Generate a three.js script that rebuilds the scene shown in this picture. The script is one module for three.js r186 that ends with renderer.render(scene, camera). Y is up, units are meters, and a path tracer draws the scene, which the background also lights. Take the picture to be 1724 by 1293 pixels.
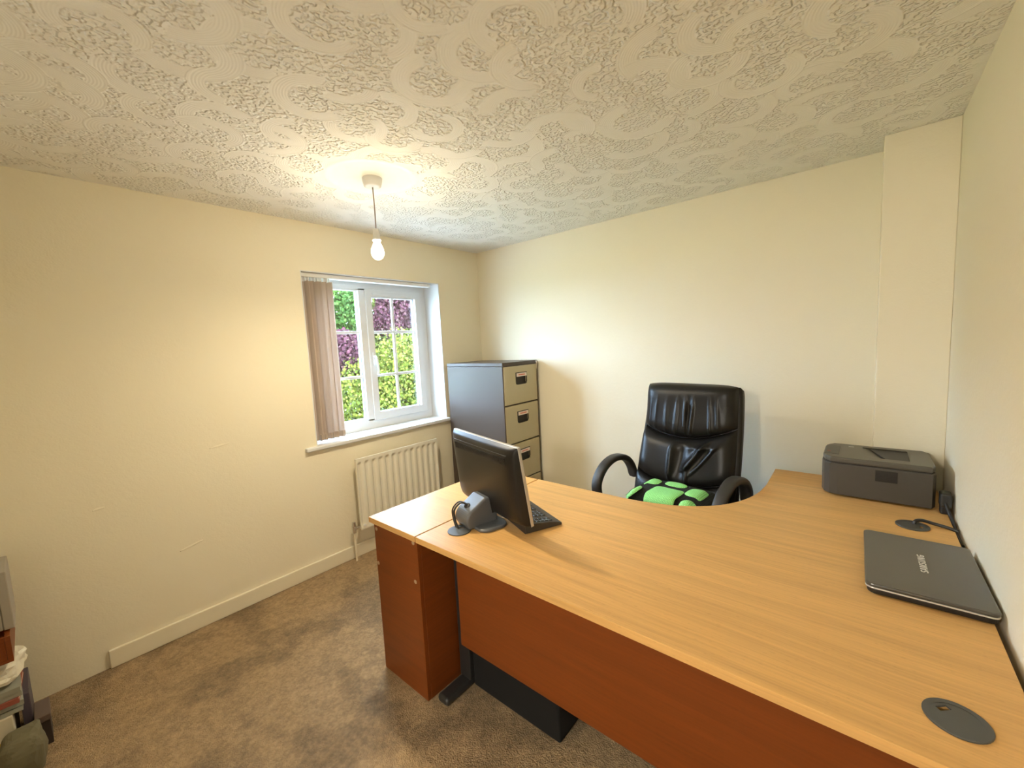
import * as THREE from 'three';
import { RoundedBoxGeometry } from 'three/addons/geometries/RoundedBoxGeometry.js';
import { mergeGeometries, mergeVertices, toCreasedNormals } from 'three/addons/utils/BufferGeometryUtils.js';
import { TextGeometry } from 'three/addons/geometries/TextGeometry.js';
import { FontLoader } from 'three/addons/loaders/FontLoader.js';

// ------------------------------------------------------------ camera, sky, sun, exposure
const scene = new THREE.Scene();
const camera = new THREE.PerspectiveCamera(2 * Math.atan(646.5 / 699.41) * 180 / Math.PI, 1724 / 1293, 0.05, 200);
camera.position.set(2.7703, 1.4815, 2.8217);
camera.rotation.set(-5.63 * Math.PI / 180, 40.54 * Math.PI / 180, -2.82 * Math.PI / 180, 'YXZ');
scene.add(camera);
scene.background = new THREE.Color().setRGB(0.50, 0.72, 1.0);
scene.backgroundIntensity = 30;
const BULB = [1.0, 0.85, 0.60], BULB_DOWN = 2.5, BULB_ROUND = 0.45, LANDING = [1.0, 0.94, 0.84], LANDING_POWER = 4.5;
const sun = new THREE.DirectionalLight(new THREE.Color().setRGB(1, 0.95, 0.84), 7);
sun.position.set(6, 9, 3); sun.target.position.set(-5, 0, -2);
sun.castShadow = true; sun.shadow.radius = 1;
Object.assign(sun.shadow.camera, { left: -10, right: 10, top: 10, bottom: -10, near: 1, far: 40 });
scene.add(sun, sun.target);
const renderer = new THREE.WebGLRenderer({ antialias: true });
renderer.toneMapping = THREE.LinearToneMapping;
renderer.toneMappingExposure = 1.68;
renderer.shadowMap.enabled = true;

// ------------------------------------------------------------ helpers
let seed = 12345;
const rnd = () => { seed = (seed * 1664525 + 1013904223) >>> 0; return seed / 4294967296; };
const rr = (a, b) => a + (b - a) * rnd();
const clamp = (v, a, b) => Math.min(b, Math.max(a, v));
const sm = (a, b, v) => { const t = clamp((v - a) / (b - a), 0, 1); return t * t * (3 - 2 * t); };
function hash(x, y, s) { let h = (x * 374761393 + y * 668265263 + s * 2147483647) | 0; h = Math.imul(h ^ (h >>> 13), 1274126177); return ((h ^ (h >>> 16)) >>> 0) / 4294967296; }
function vnoise(x, y, s = 0, px = 0, py = 0) {
  const xi = Math.floor(x), yi = Math.floor(y), fx = x - xi, fy = y - yi, u = fx * fx * (3 - 2 * fx), v = fy * fy * (3 - 2 * fy);
  const w = (a, p) => p ? ((a % p) + p) % p : a;
  const a = hash(w(xi, px), w(yi, py), s), b = hash(w(xi + 1, px), w(yi, py), s), c = hash(w(xi, px), w(yi + 1, py), s), d = hash(w(xi + 1, px), w(yi + 1, py), s);
  return a + (b - a) * u + (c - a) * v + (a - b - c + d) * u * v;
}
const used = {};
function numbered(n) { const k = used[n] = (used[n] ?? -1) + 1; return k ? n + '_' + String(k).padStart(3, '0') : n; }
function clean(g) {
  g = g.index ? g.toNonIndexed() : g;
  for (const k of Object.keys(g.attributes)) if (!['position', 'normal', 'uv'].includes(k)) g.deleteAttribute(k);
  if (!g.attributes.normal) g.computeVertexNormals();
  if (!g.attributes.uv) g.setAttribute('uv', new THREE.BufferAttribute(new Float32Array(g.attributes.position.count * 2), 2));
  g.morphAttributes = {};
  return g;
}
function boxUV(g, turn = false) {     // uv in metres from the side a face points to
  const p = g.attributes.position, uv = g.attributes.uv, a = new THREE.Vector3(), b = new THREE.Vector3(), c = new THREE.Vector3();
  for (let i = 0; i < p.count; i += 3) {
    a.fromBufferAttribute(p, i); b.fromBufferAttribute(p, i + 1).sub(a); c.fromBufferAttribute(p, i + 2).sub(a); b.cross(c);
    const nx = Math.abs(b.x), ny = Math.abs(b.y), nz = Math.abs(b.z);
    for (let k = 0; k < 3; k++) {
      a.fromBufferAttribute(p, i + k);
      let u, v;
      if (ny >= nx && ny >= nz) { u = a.x; v = a.z; } else if (nx >= nz) { u = a.z; v = a.y; } else { u = a.x; v = a.y; }
      if (turn) uv.setXY(i + k, v, u); else uv.setXY(i + k, u, v);
    }
  }
  return g;
}
function obj(name, geos, mat, parent, turn) {
  geos = [].concat(geos).map(clean);
  const g = boxUV(geos.length > 1 ? mergeGeometries(geos, false) : geos[0], turn);
  const m = new THREE.Mesh(g, mat);
  m.castShadow = m.receiveShadow = true;
  m.name = parent ? name : numbered(name);
  (parent ?? scene).add(m);
  return m;
}
function rawObj(name, g, mat, parent) {   // keeps its own uv
  const m = new THREE.Mesh(g, mat); m.castShadow = m.receiveShadow = true; m.name = parent ? name : numbered(name); (parent ?? scene).add(m); return m;
}
function thing(name, label, category, pos = [0, 0, 0], turn = 0, group) {
  const o = new THREE.Group(); o.name = numbered(name); scene.add(o); o.position.set(...pos); o.rotation.y = turn;
  o.userData = { label, category }; if (group) o.userData.group = group; return o;
}
function tag(o, label, category, group) { o.userData = { ...o.userData, label, category }; if (group) o.userData.group = group; return o; }
function struct(o, label, category) { o.userData = { ...o.userData, kind: 'structure', label, category }; return o; }
const box = (x0, x1, y0, y1, z0, z1) => new THREE.BoxGeometry(x1 - x0, y1 - y0, z1 - z0).translate((x0 + x1) / 2, (y0 + y1) / 2, (z0 + z1) / 2);
const rbox = (x0, x1, y0, y1, z0, z1, r = 0.002, s = 2) => new RoundedBoxGeometry(x1 - x0, y1 - y0, z1 - z0, s, Math.min(r, (x1 - x0) / 2.01, (y1 - y0) / 2.01, (z1 - z0) / 2.01)).translate((x0 + x1) / 2, (y0 + y1) / 2, (z0 + z1) / 2);
const cyl = (r0, r1, h, x, y, z, n = 24) => new THREE.CylinderGeometry(r1, r0, h, n).translate(x, y + h / 2, z);
const V = (x, y, z) => new THREE.Vector3(x, y, z);
const tube = (pts, r, n = 40, m = 10) => new THREE.TubeGeometry(new THREE.CatmullRomCurve3(pts.map((p) => V(...p))), n, r, m, false);
const lathe = (pts, x, y, z, n = 32) => new THREE.LatheGeometry(pts.map((p) => new THREE.Vector2(...p)), n).translate(x, y, z);
function plate(pts, y0, y1, bevel = 0.002, holes = []) {   // outline in x,z, standing from y0 to y1
  const sh = new THREE.Shape(pts.map(([x, z]) => new THREE.Vector2(x, -z)));
  for (const h of holes) sh.holes.push(new THREE.Path(h.map(([x, z]) => new THREE.Vector2(x, -z))));
  return new THREE.ExtrudeGeometry(sh, { depth: y1 - y0 - 2 * bevel, bevelEnabled: bevel > 0, bevelSize: bevel, bevelThickness: bevel, bevelOffset: -bevel, bevelSegments: 2, curveSegments: 24 })
    .rotateX(-Math.PI / 2).translate(0, y0 + bevel, 0);
}
function frameYZ(x0, x1, z0, z1, y0, y1, h, bevel = 0.003) {   // flat frame facing x, h = [z0, z1, y0, y1] of its opening
  const r = (a, b, c, d) => [[-a, c], [-b, c], [-b, d], [-a, d]].map(([u, v]) => new THREE.Vector2(u, v));
  const sh = new THREE.Shape(r(z0, z1, y0, y1)); sh.holes.push(new THREE.Path(r(...h)));
  return new THREE.ExtrudeGeometry(sh, { depth: x1 - x0 - 2 * bevel, bevelEnabled: true, bevelSize: bevel, bevelThickness: bevel, bevelOffset: -bevel, bevelSegments: 2 }).rotateY(Math.PI / 2).translate(x0 + bevel, 0, 0);
}
const circle = (cx, cz, r, n = 28) => Array.from({ length: n }, (_, i) => [cx + r * Math.cos(i / n * 2 * Math.PI), cz + r * Math.sin(i / n * 2 * Math.PI)]);
function roundRect(x0, x1, z0, z1, r, n = 6) {
  const out = [];
  for (const [cx, cz, a0] of [[x1 - r, z1 - r, 0], [x0 + r, z1 - r, 1], [x0 + r, z0 + r, 2], [x1 - r, z0 + r, 3]])
    for (let i = 0; i <= n; i++) { const a = (a0 + i / n) * Math.PI / 2; out.push([cx + r * Math.cos(a), cz + r * Math.sin(a)]); }
  return out;
}
function texture(w, h, fn, srgb, rep) {
  const d = new Uint8Array(w * h * 4);
  for (let y = 0; y < h; y++) for (let x = 0; x < w; x++) {
    const c = fn(x, y), k = (y * w + x) * 4;
    if (typeof c === 'number') d[k] = d[k + 1] = d[k + 2] = clamp(c, 0, 1) * 255; else for (let i = 0; i < 3; i++) d[k + i] = clamp(c[i], 0, 1) * 255;
    d[k + 3] = 255;
  }
  const t = new THREE.DataTexture(d, w, h); t.wrapS = t.wrapT = THREE.RepeatWrapping; t.magFilter = THREE.LinearFilter; t.minFilter = THREE.LinearFilter;
  if (srgb) t.colorSpace = THREE.SRGBColorSpace;
  if (rep) t.repeat.set(rep[0], rep[1]);
  t.needsUpdate = true; return t;
}
const mat = (c, roughness = 0.6, extra = {}) => new THREE.MeshStandardMaterial({ color: Array.isArray(c) ? new THREE.Color().setRGB(...c) : c, roughness, ...extra });
const phys = (c, roughness, extra = {}) => new THREE.MeshPhysicalMaterial({ color: Array.isArray(c) ? new THREE.Color().setRGB(...c) : c, roughness, ...extra });
function gridGeo(nu, nv, fn) {       // smooth surface from fn(u, v) -> [x, y, z]
  const p = [], uv = [], ix = [];
  for (let j = 0; j <= nv; j++) for (let i = 0; i <= nu; i++) { p.push(...fn(i / nu, j / nv)); uv.push(i / nu, j / nv); }
  for (let j = 0; j < nv; j++) for (let i = 0; i < nu; i++) { const a = j * (nu + 1) + i; ix.push(a, a + 1, a + nu + 2, a, a + nu + 2, a + nu + 1); }
  const g = new THREE.BufferGeometry(); g.setAttribute('position', new THREE.Float32BufferAttribute(p, 3)); g.setAttribute('uv', new THREE.Float32BufferAttribute(uv, 2)); g.setIndex(ix); g.computeVertexNormals(); return g;
}

// ------------------------------------------------------------ room sizes
const H = 2.321, R = 3.05, ZN = 3.3, COLX = 2.81, COLZ = 0.225;
const WIN = { z0: 0.475, z1: 1.612, y0: 0.863, y1: 2.012, d: 0.19 };

// ------------------------------------------------------------ materials
const rollerTex = texture(512, 512, (x, y) => 0.5 + 0.35 * (vnoise(x / 4, y / 4, 3, 128, 128) - 0.5) + 0.4 * (vnoise(x / 12, y / 12, 4, 512 / 12 | 0, 512 / 12 | 0) - 0.5), false, [1.6, 1.6]);
const M = {};
M.wall = mat([0.86, 0.785, 0.60], 0.72, { bumpMap: rollerTex, bumpScale: 0.0007 });
M.trimPaint = mat([0.83, 0.76, 0.58], 0.45);
M.white = mat([0.82, 0.82, 0.80], 0.4);
M.reveal = mat([0.70, 0.71, 0.70], 0.6);
M.upvc = phys([0.74, 0.75, 0.75], 0.35, { specularIntensity: 0.5 });
M.gasket = mat([0.1, 0.1, 0.11], 0.6);
M.glass = phys([1, 1, 1], 0.02, { transmission: 1, thickness: 0, ior: 1.5 });
M.black = mat([0.018, 0.018, 0.018], 0.5);
M.blackSatin = mat([0.025, 0.024, 0.023], 0.38);
M.chrome = mat([0.75, 0.75, 0.75], 0.25, { metalness: 1 });

// carpet: twisted pile, with patches where the pile lies another way
const tile = (x, y, S, n, k, m = n) => vnoise(x / S * n, y / S * m, k, n, m);
{
  const S = 1024;
  const col = texture(S, S, (x, y) => {
    const f = tile(x, y, S, 512, 11) * 0.45 + tile(x, y, S, 240, 12) * 0.35 + tile(x, y, S, 110, 16) * 0.2;
    const p = tile(x, y, S, 14, 13) * 0.5 + tile(x, y, S, 31, 14) * 0.3 + tile(x, y, S, 70, 15) * 0.2;
    const k = 0.72 + 0.34 * f + 0.15 * (sm(0.4, 0.62, p) - 0.5);
    return [0.66 * k, 0.555 * k, 0.415 * k];
  }, true, [1 / 3.7, 1 / 3.7]);
  const bmp = texture(S, S, (x, y) => tile(x, y, S, 560, 21) * 0.6 + tile(x, y, S, 256, 22) * 0.4, false, [1 / 1.2, 1 / 1.2]);
  M.carpet = mat(0xffffff, 0.95, { map: col, bumpMap: bmp, bumpScale: 0.006 });
}
// beech laminate, grain along u
{
  const W = 1024, HH = 512;
  const g = (x, y, nx, ny, k) => vnoise(x / W * nx, y / HH * ny, k, nx, ny);
  const wood = (dark) => texture(W, HH, (x, y) => {
    const yw = y + 7 * g(x, y, 6, 8, 31);
    const a = g(x, yw, 7, 230, 32) * 0.4 + g(x, yw, 16, 100, 33) * 0.3 + g(x, yw, 3, 28, 34) * 0.5;
    const fl = g(x, y, 110, 320, 35) > 0.87 ? 0.035 : 0;
    const k = 0.93 + 0.13 * (a - 0.6) - fl;
    return dark ? [0.51 * k, 0.255 * k, 0.085 * k] : [0.90 * k, 0.70 * k, 0.43 * k];
  }, true, [1 / 1.7, 1 / 0.7]);
  M.beech = phys(0xffffff, 0.4, { map: wood(false), specularIntensity: 0.32 });
  M.cherry = phys(0xffffff, 0.42, { map: wood(true), specularIntensity: 0.6 });
}
// leather grain
{
  const g = texture(512, 512, (x, y) => {
    const a = vnoise(x / 6, y / 6, 41, 0, 0), b = vnoise(x / 3, y / 3, 42);
    return 0.5 + 0.3 * Math.abs(a - 0.5) + 0.2 * b;
  }, false, [4, 4]);
  M.leather = phys([0.010, 0.0095, 0.009], 0.36, { bumpMap: g, bumpScale: 0.0006, specularIntensity: 0.6 });
}
// ceiling: swirled and stippled plaster relief
const ROSE = [0.893, 1.611];
{
  const S = 2048, SX = R + 0.02, SZ = ZN + 0.02, hgt = new Float32Array(S * S), mx = SX / S, mz = SZ / S;
  const stip = (x, z) => {
    const a = vnoise(x / 0.0095, z / 0.0095, 51), b = vnoise(x / 0.0056, z / 0.0056, 52), c = vnoise(x / 0.05, z / 0.05, 53);
    return 0.38 + 0.5 * sm(0.3, 0.62, a * 0.65 + b * 0.35) * (0.65 + 0.5 * c) - 0.06;
  };
  for (let j = 0; j < S; j++) for (let i = 0; i < S; i++) hgt[j * S + i] = stip(i * mx, j * mz);
  seed = 777;
  const stamps = [];
  for (let gz = 0; gz < 19; gz++) for (let gx = 0; gx < 16; gx++) stamps.push([gx * 0.205 + rr(-0.06, 0.06) + (gz % 2) * 0.1, gz * 0.19 + rr(-0.05, 0.05), rr(0.11, 0.155), rr(0, 6.283), rr(2.2, 4.6), rnd()]);
  stamps.sort((a, b) => a[5] - b[5]);
  for (const [cx, cz, r, a0, span, q] of stamps) {
    for (let j = Math.max(0, (cz - r) / mz | 0); j < Math.min(S, (cz + r) / mz); j++) for (let i = Math.max(0, (cx - r) / mx | 0); i < Math.min(S, (cx + r) / mx); i++) {
      const x = i * mx - cx, z = j * mz - cz, d = Math.hypot(x, z); if (d > r) continue;
      let a = Math.atan2(z, x) - a0; a = ((a % 6.2832) + 6.2832) % 6.2832;
      const inArc = sm(0, 0.25, a) * sm(0, 0.25, span - a), ring = sm(r * 0.52, r * 0.58, d) * sm(0, 0.006, r - d);
      const k = inArc * ring; if (k <= 0) continue;
      const comb = 0.62 + 0.016 * Math.sin(d * 6.2832 / (0.007 + 0.002 * q) + 5 * vnoise(x * 12 + cx, z * 12, 54)) * (0.4 + vnoise(x * 25, z * 25 + cx, 57)) + 0.09 * sm(r - 0.014, r - 0.003, d);
      hgt[j * S + i] = hgt[j * S + i] * (1 - k) + comb * k;
    }
  }
  for (let j = 0; j < S; j++) for (let i = 0; i < S; i++) {     // the plain disc with a raised rim round the ceiling rose
    const x = i * mx - ROSE[0], z = j * mz - ROSE[1], d = Math.hypot(x, z) + 0.012 * (vnoise(i / 60, j / 60, 55) - 0.5);
    const flat = 1 - sm(0.185, 0.235, d), rim = Math.exp(-(((d - 0.212) / 0.016) ** 2));
    let h = hgt[j * S + i]; h = h * (1 - flat) + (0.34 + 0.04 * vnoise(i / 9, j / 9, 56)) * flat; h = h * (1 - rim * 0.7) + 0.92 * rim * 0.7;
    hgt[j * S + i] = h;
  }
  const t = texture(S, S, (x, y) => hgt[y * S + x], false);
  M.ceiling = mat([0.89, 0.875, 0.81], 0.8, { bumpMap: t, bumpScale: 0.014 });
}

// ------------------------------------------------------------ the room
{
  const T = 0.3;
  struct(obj('floor', box(-T, R + T, -0.15, 0, -T, ZN + T), M.carpet), 'brown twist pile carpet covering the whole floor', 'floor');
  // the ceiling slab: plaster face below, with thickness above
  const slab = new THREE.BoxGeometry(R + 0.02, 0.2, ZN + 0.02).translate((R + 0.02) / 2 - 0.01, H + 0.1, (ZN + 0.02) / 2 - 0.01);
  const uv = slab.attributes.uv, p = slab.attributes.position;
  for (let i = 0; i < p.count; i++) uv.setXY(i, p.getX(i) / (R + 0.02), p.getZ(i) / (ZN + 0.02));
  struct(rawObj('ceiling', slab, M.ceiling), 'off white ceiling plastered in combed swirls and stipple', 'ceiling');
  const w = WIN;
  const wl = obj('wall_left', [box(-T, 0, 0, H + 0.2, -T, w.z0), box(-T, 0, 0, H + 0.2, w.z1, ZN + 0.12), box(-T, 0, 0, w.y0 - 0.025, w.z0, w.z1), box(-T, 0, w.y1, H + 0.2, w.z0, w.z1),
    // old filler ridges in the plaster
    new THREE.SphereGeometry(1, 12, 8).scale(0.0016, 0.006, 0.05).rotateX(0.12).translate(0, 0.985, 2.15), new THREE.SphereGeometry(1, 12, 8).scale(0.0018, 0.006, 0.055).rotateX(0.22).translate(0, 0.47, 2.33), new THREE.SphereGeometry(1, 12, 8).scale(0.0015, 0.006, 0.022).rotateX(0.1).translate(0, 0.79, 2.66)], M.wall);
  struct(wl, 'cream painted wall holding the window and the radiator', 'wall');
  struct(obj('wall_far', box(0, R, 0, H + 0.2, -T, 0), M.wall), 'cream painted wall behind the black leather chair', 'wall');
  struct(obj('wall_right', box(R, R + T, 0, H + 0.2, -T, ZN + 0.12), M.wall), 'cream painted wall along the desk with the printer and laptop', 'wall');
  const n0 = 1.8, n1 = 2.62, NT = 0.12, dh = 2.02;
  struct(obj('wall_near', [box(0, n0, 0, H + 0.2, ZN, ZN + NT), box(n1, R, 0, H + 0.2, ZN, ZN + NT), box(n0, n1, dh, H + 0.2, ZN, ZN + NT)], M.wall), 'cream painted wall with the doorway opposite the leather chair', 'wall');
  struct(obj('trim_4', [rbox(n0 - 0.06, n0 + 0.02, 0, dh + 0.06, ZN - 0.015, ZN + NT + 0.015, 0.004), rbox(n1 - 0.02, n1 + 0.06, 0, dh + 0.06, ZN - 0.015, ZN + NT + 0.015, 0.004), rbox(n0 + 0.02, n1 - 0.02, dh - 0.02, dh + 0.06, ZN - 0.015, ZN + NT + 0.015, 0.004)], M.trimPaint), 'cream gloss frame round the open doorway', 'door frame');
  // the landing beyond the doorway and its lamp
  const lz = ZN + NT, le = lz + 1.5;
  struct(obj('wall_landing', [box(1.0, 1.1, 0, H + 0.2, lz, le), box(R, R + T, 0, H + 0.2, lz, le), box(1.0, R + T, 0, H + 0.2, le, le + 0.1)], M.white), 'white walls of the landing outside the doorway', 'wall');
  struct(obj('floor_landing', box(1.0, R + T, -0.15, 0, ZN + T, le), M.carpet), 'carpet of the landing outside the doorway', 'floor');
  struct(obj('ceiling_landing', box(1.0, R + T, H, H + 0.2, ZN + 0.01, le), M.white), 'white ceiling of the landing outside the doorway', 'ceiling');
  const ll = thing('landing_lamp', 'round white glass lamp hanging outside the open doorway', 'lamp', [2.2, 0, lz + 0.75]);
  obj('rod', cyl(0.008, 0.008, H - 2.0, 0, 2.0, 0, 10), M.chrome, ll);
  obj('globe', new THREE.SphereGeometry(0.11, 32, 20).translate(0, 1.9, 0), new THREE.MeshStandardMaterial({ color: 0xffffff, roughness: 0.3, emissive: new THREE.Color().setRGB(...LANDING), emissiveIntensity: 2 }), ll);
  const lp = new THREE.PointLight(new THREE.Color().setRGB(...LANDING), LANDING_POWER, 0, 2); lp.position.set(0, 1.9, 0); lp.castShadow = true; lp.shadow.radius = 5; ll.add(lp);
  struct(obj('trim_1', rbox(COLX, R, 0, H, 0, COLZ, 0.004), M.wall), 'boxed out cream wall column beside the printer', 'wall column');
  struct(obj('baseboard_left', rbox(0, 0.016, 0, 0.092, 0, 2.7, 0.005), M.trimPaint), 'cream gloss skirting board under the radiator', 'skirting board');
  struct(obj('baseboard_far', rbox(0.016, COLX, 0, 0.092, 0, 0.016, 0.005), M.trimPaint), 'cream gloss skirting board behind the chair', 'skirting board');
  // plastered reveal, painted white
  struct(obj('trim_2', [box(-w.d - 0.06, 0.0005, w.y0, w.y1, w.z0, w.z0 + 0.006), box(-w.d - 0.06, 0.0005, w.y0, w.y1, w.z1 - 0.006, w.z1), box(-w.d - 0.06, 0.0005, w.y1 - 0.006, w.y1, w.z0 + 0.006, w.z1 - 0.006)], M.reveal), 'white painted plaster reveal lining the window opening', 'window reveal');
  struct(obj('trim_3', [rbox(-w.d - 0.06, 0.028, w.y0 - 0.028, w.y0, 0.458, 1.688, 0.008, 3)], M.reveal), 'white window board with rounded nose above the radiator', 'window sill');
}

// ------------------------------------------------------------ window
{
  const w = WIN, x0 = -w.d - 0.065, x1 = -w.d, zL = w.z1 - 0.006, zR = w.z0 + 0.006, yB = w.y0, yT = w.y1 - 0.006;
  const win = new THREE.Group(); win.name = 'window_1'; scene.add(win); struct(win, 'white plastic casement window with glazing bars above the radiator', 'window');
  const fr = 0.06;
obj('frame', frameYZ(x0, x1, zR, zL, yB, yT, [zR + fr, zL - fr, yB + 0.07, yT - fr]), M.upvc, win);
  obj('mullion', rbox(x0, x1, yB + 0.06, yT - 0.05, 1.05, 1.112, 0.004), M.upvc, win);
  const glazing = (parent, z0, z1, y0, y1, cols, barY, xg) => {
    const zs = [z0]; for (let i = 1; i < cols; i++) zs.push(z0 + (z1 - z0) * i / cols); zs.push(z1);
    const ys = [y0, ...barY, y1];
    for (let i = 0; i < cols; i++) for (let j = 0; j + 1 < ys.length; j++) obj('pane', box(xg, xg + 0.004, ys[j], ys[j + 1], zs[i], zs[i + 1]), M.glass, parent);
    for (const y of barY) obj('glazing_bar', rbox(xg - 0.008, xg + 0.012, y - 0.01, y + 0.01, z0, z1, 0.003), M.upvc, parent);
    for (let i = 1; i < cols; i++) obj('glazing_bar', rbox(xg - 0.0075, xg + 0.0115, y0, y1, zs[i] - 0.01, zs[i] + 0.01, 0.003), M.upvc, parent);
    obj('gasket', [box(xg - 0.004, xg + 0.009, y0, y1, z0 - 0.001, z0 + 0.003), box(xg - 0.004, xg + 0.009, y0, y1, z1 - 0.003, z1 + 0.001), box(xg - 0.004, xg + 0.009, y0 - 0.001, y0 + 0.003, z0, z1), box(xg - 0.004, xg + 0.009, y1 - 0.003, y1 + 0.001, z0, z1)], M.gasket, parent);
  };
  const bars = [1.275, 1.62];
  // fixed light behind the blind
  obj('glazing_bead', [rbox(x0 + 0.02, x1 - 0.006, yB + 0.065, yB + 0.088, 1.1, zL - 0.05, 0.004), rbox(x0 + 0.02, x1 - 0.006, yT - 0.072, yT - 0.052, 1.1, zL - 0.05, 0.004)], M.upvc, win);
  glazing(win, 1.112, zL - fr, yB + 0.085, yT - 0.068, 2, bars, x0 + 0.03);
  // opening casement
  const cas = new THREE.Group(); cas.name = 'casement'; win.add(cas);
  const c0 = 0.535, c1 = 1.06, cy0 = yB + 0.058, cy1 = yT - 0.052, s = 0.058, xf = x1 + 0.012;
  obj('sash_frame', frameYZ(x0 + 0.012, xf, c0, c1, cy0, cy1, [c0 + s, c1 - s + 0.012, cy0 + s, cy1 - s], 0.005), M.upvc, cas);
  glazing(cas, c0 + s, c1 - s + 0.012, cy0 + s, cy1 - s, 2, bars, x0 + 0.035);
  obj('trickle_vent', rbox(x1 - 0.002, x1 + 0.018, yT - 0.1, yT - 0.078, 0.62, 1.0, 0.004), M.upvc, win);
  obj('handle', [rbox(xf, xf + 0.012, 1.36, 1.46, 1.018, 1.04, 0.005), tube([[xf + 0.008, 1.43, 1.029], [xf + 0.035, 1.42, 1.028], [xf + 0.04, 1.38, 1.024], [xf + 0.036, 1.33, 1.018], [xf + 0.034, 1.295, 1.018]], 0.0085, 20, 8)], M.upvc, win);
}

// ------------------------------------------------------------ vertical blind
{
  const cloth = phys([0.60, 0.49, 0.40], 0.95, { transmission: 0.22, thickness: 0, bumpMap: rollerTex, bumpScale: 0.0004 });
  const b = thing('vertical_blind', 'vertical blind with beige fabric slats drawn to one side of the window', 'blind', [-0.055, 0, 0]);
  obj('head_rail', rbox(-0.02, 0.03, 1.978, 2.004, 0.545, 1.604, 0.004), M.white, b);
  const slatGeo = gridGeo(10, 24, (u, v) => [(u - 0.5) * 0.089, 0.9 + v * 1.052, 0.006 * Math.sin(u * Math.PI) - 0.003]);
  const hanger = rbox(-0.016, 0.016, 1.948, 1.985, -0.003, 0.003, 0.002), weight = rbox(-0.041, 0.041, 0.886, 0.93, -0.0022, 0.0022, 0.002);
  for (let i = 0; i < 10; i++) {
    const z = 1.592 - i * 0.0208, sl = new THREE.Group(); sl.name = 'slat'; b.add(sl);
    sl.position.set(0.004, 0, z); sl.rotation.y = i === 0 ? 0.95 : (i % 2 ? 0.1 : 0.42) + rr(-0.1, 0.1);
    if (i === 0) sl.position.z = 1.575;
    const m = rawObj('fabric', slatGeo, cloth, sl); m.name = 'fabric';
    obj('hanger', hanger.clone(), M.white, sl); obj('weight', weight.clone(), cloth, sl);
  }
}

// ------------------------------------------------------------ radiator
{
  const rad = mat([0.80, 0.75, 0.61], 0.38), z0 = 0.675, z1 = 1.397, y0 = 0.218, y1 = 0.728;
  const r = thing('radiator', 'cream panel radiator with pressed vertical flutes under the window', 'radiator', [0.05, 0, 0]);
  const n = 13, groove = (z, y) => {
    const t = (z - z0) / (z1 - z0) * n, f = Math.abs((t % 1) - 0.5) * 2;                 // 0 at the middle of a flute
    const k = 1 - sm(0.25, 0.72, f), e = sm(y0 + 0.02, y0 + 0.036, y) * (1 - sm(y1 - 0.04, y1 - 0.026, y));
    return k * e;
  };
  const nz = 208, ny = 60;
  obj('front_panel', [gridGeo(nz, ny, (u, v) => { const z = z1 - u * (z1 - z0), y = y0 + v * (y1 - y0); return [0.038 - 0.011 * groove(z, y) + 0.001, y, z]; }), box(0.024, 0.0385, y1 - 0.003, y1, z0, z1), box(0.024, 0.0385, y0, y0 + 0.003, z0, z1), box(0.024, 0.0385, y0, y1, z0, z0 + 0.003), box(0.024, 0.0385, y0, y1, z1 - 0.003, z1)], rad, r);
  obj('back_panel', rbox(0.0, 0.024, y0 + 0.01, y1 - 0.01, z0 + 0.01, z1 - 0.01, 0.004), rad, r);
  for (const z of [0.78, 1.26]) obj('bracket', rbox(-0.05, 0.0, 0.3, 0.66, z, z + 0.03, 0.003), rad, r);
  obj('air_vent_plug', new THREE.CylinderGeometry(0.009, 0.009, 0.006, 16).rotateZ(Math.PI / 2).translate(0.041, 0.246, 1.37), M.white, r);
  const v = obj('valve', [new THREE.CylinderGeometry(0.011, 0.011, 0.035, 14).rotateX(Math.PI / 2).translate(0.012, 0.236, 1.41), new THREE.CylinderGeometry(0.015, 0.013, 0.05, 14).translate(0.012, 0.232, 1.437), cyl(0.014, 0.011, 0.03, 0.012, 0.255, 1.437, 14)], M.chrome, r);
  obj('pipe', [tube([[0.012, 0.21, 1.437], [0.012, 0.12, 1.437], [0.012, 0.002, 1.437]], 0.0075, 12, 10)], M.trimPaint, r);
}

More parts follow.
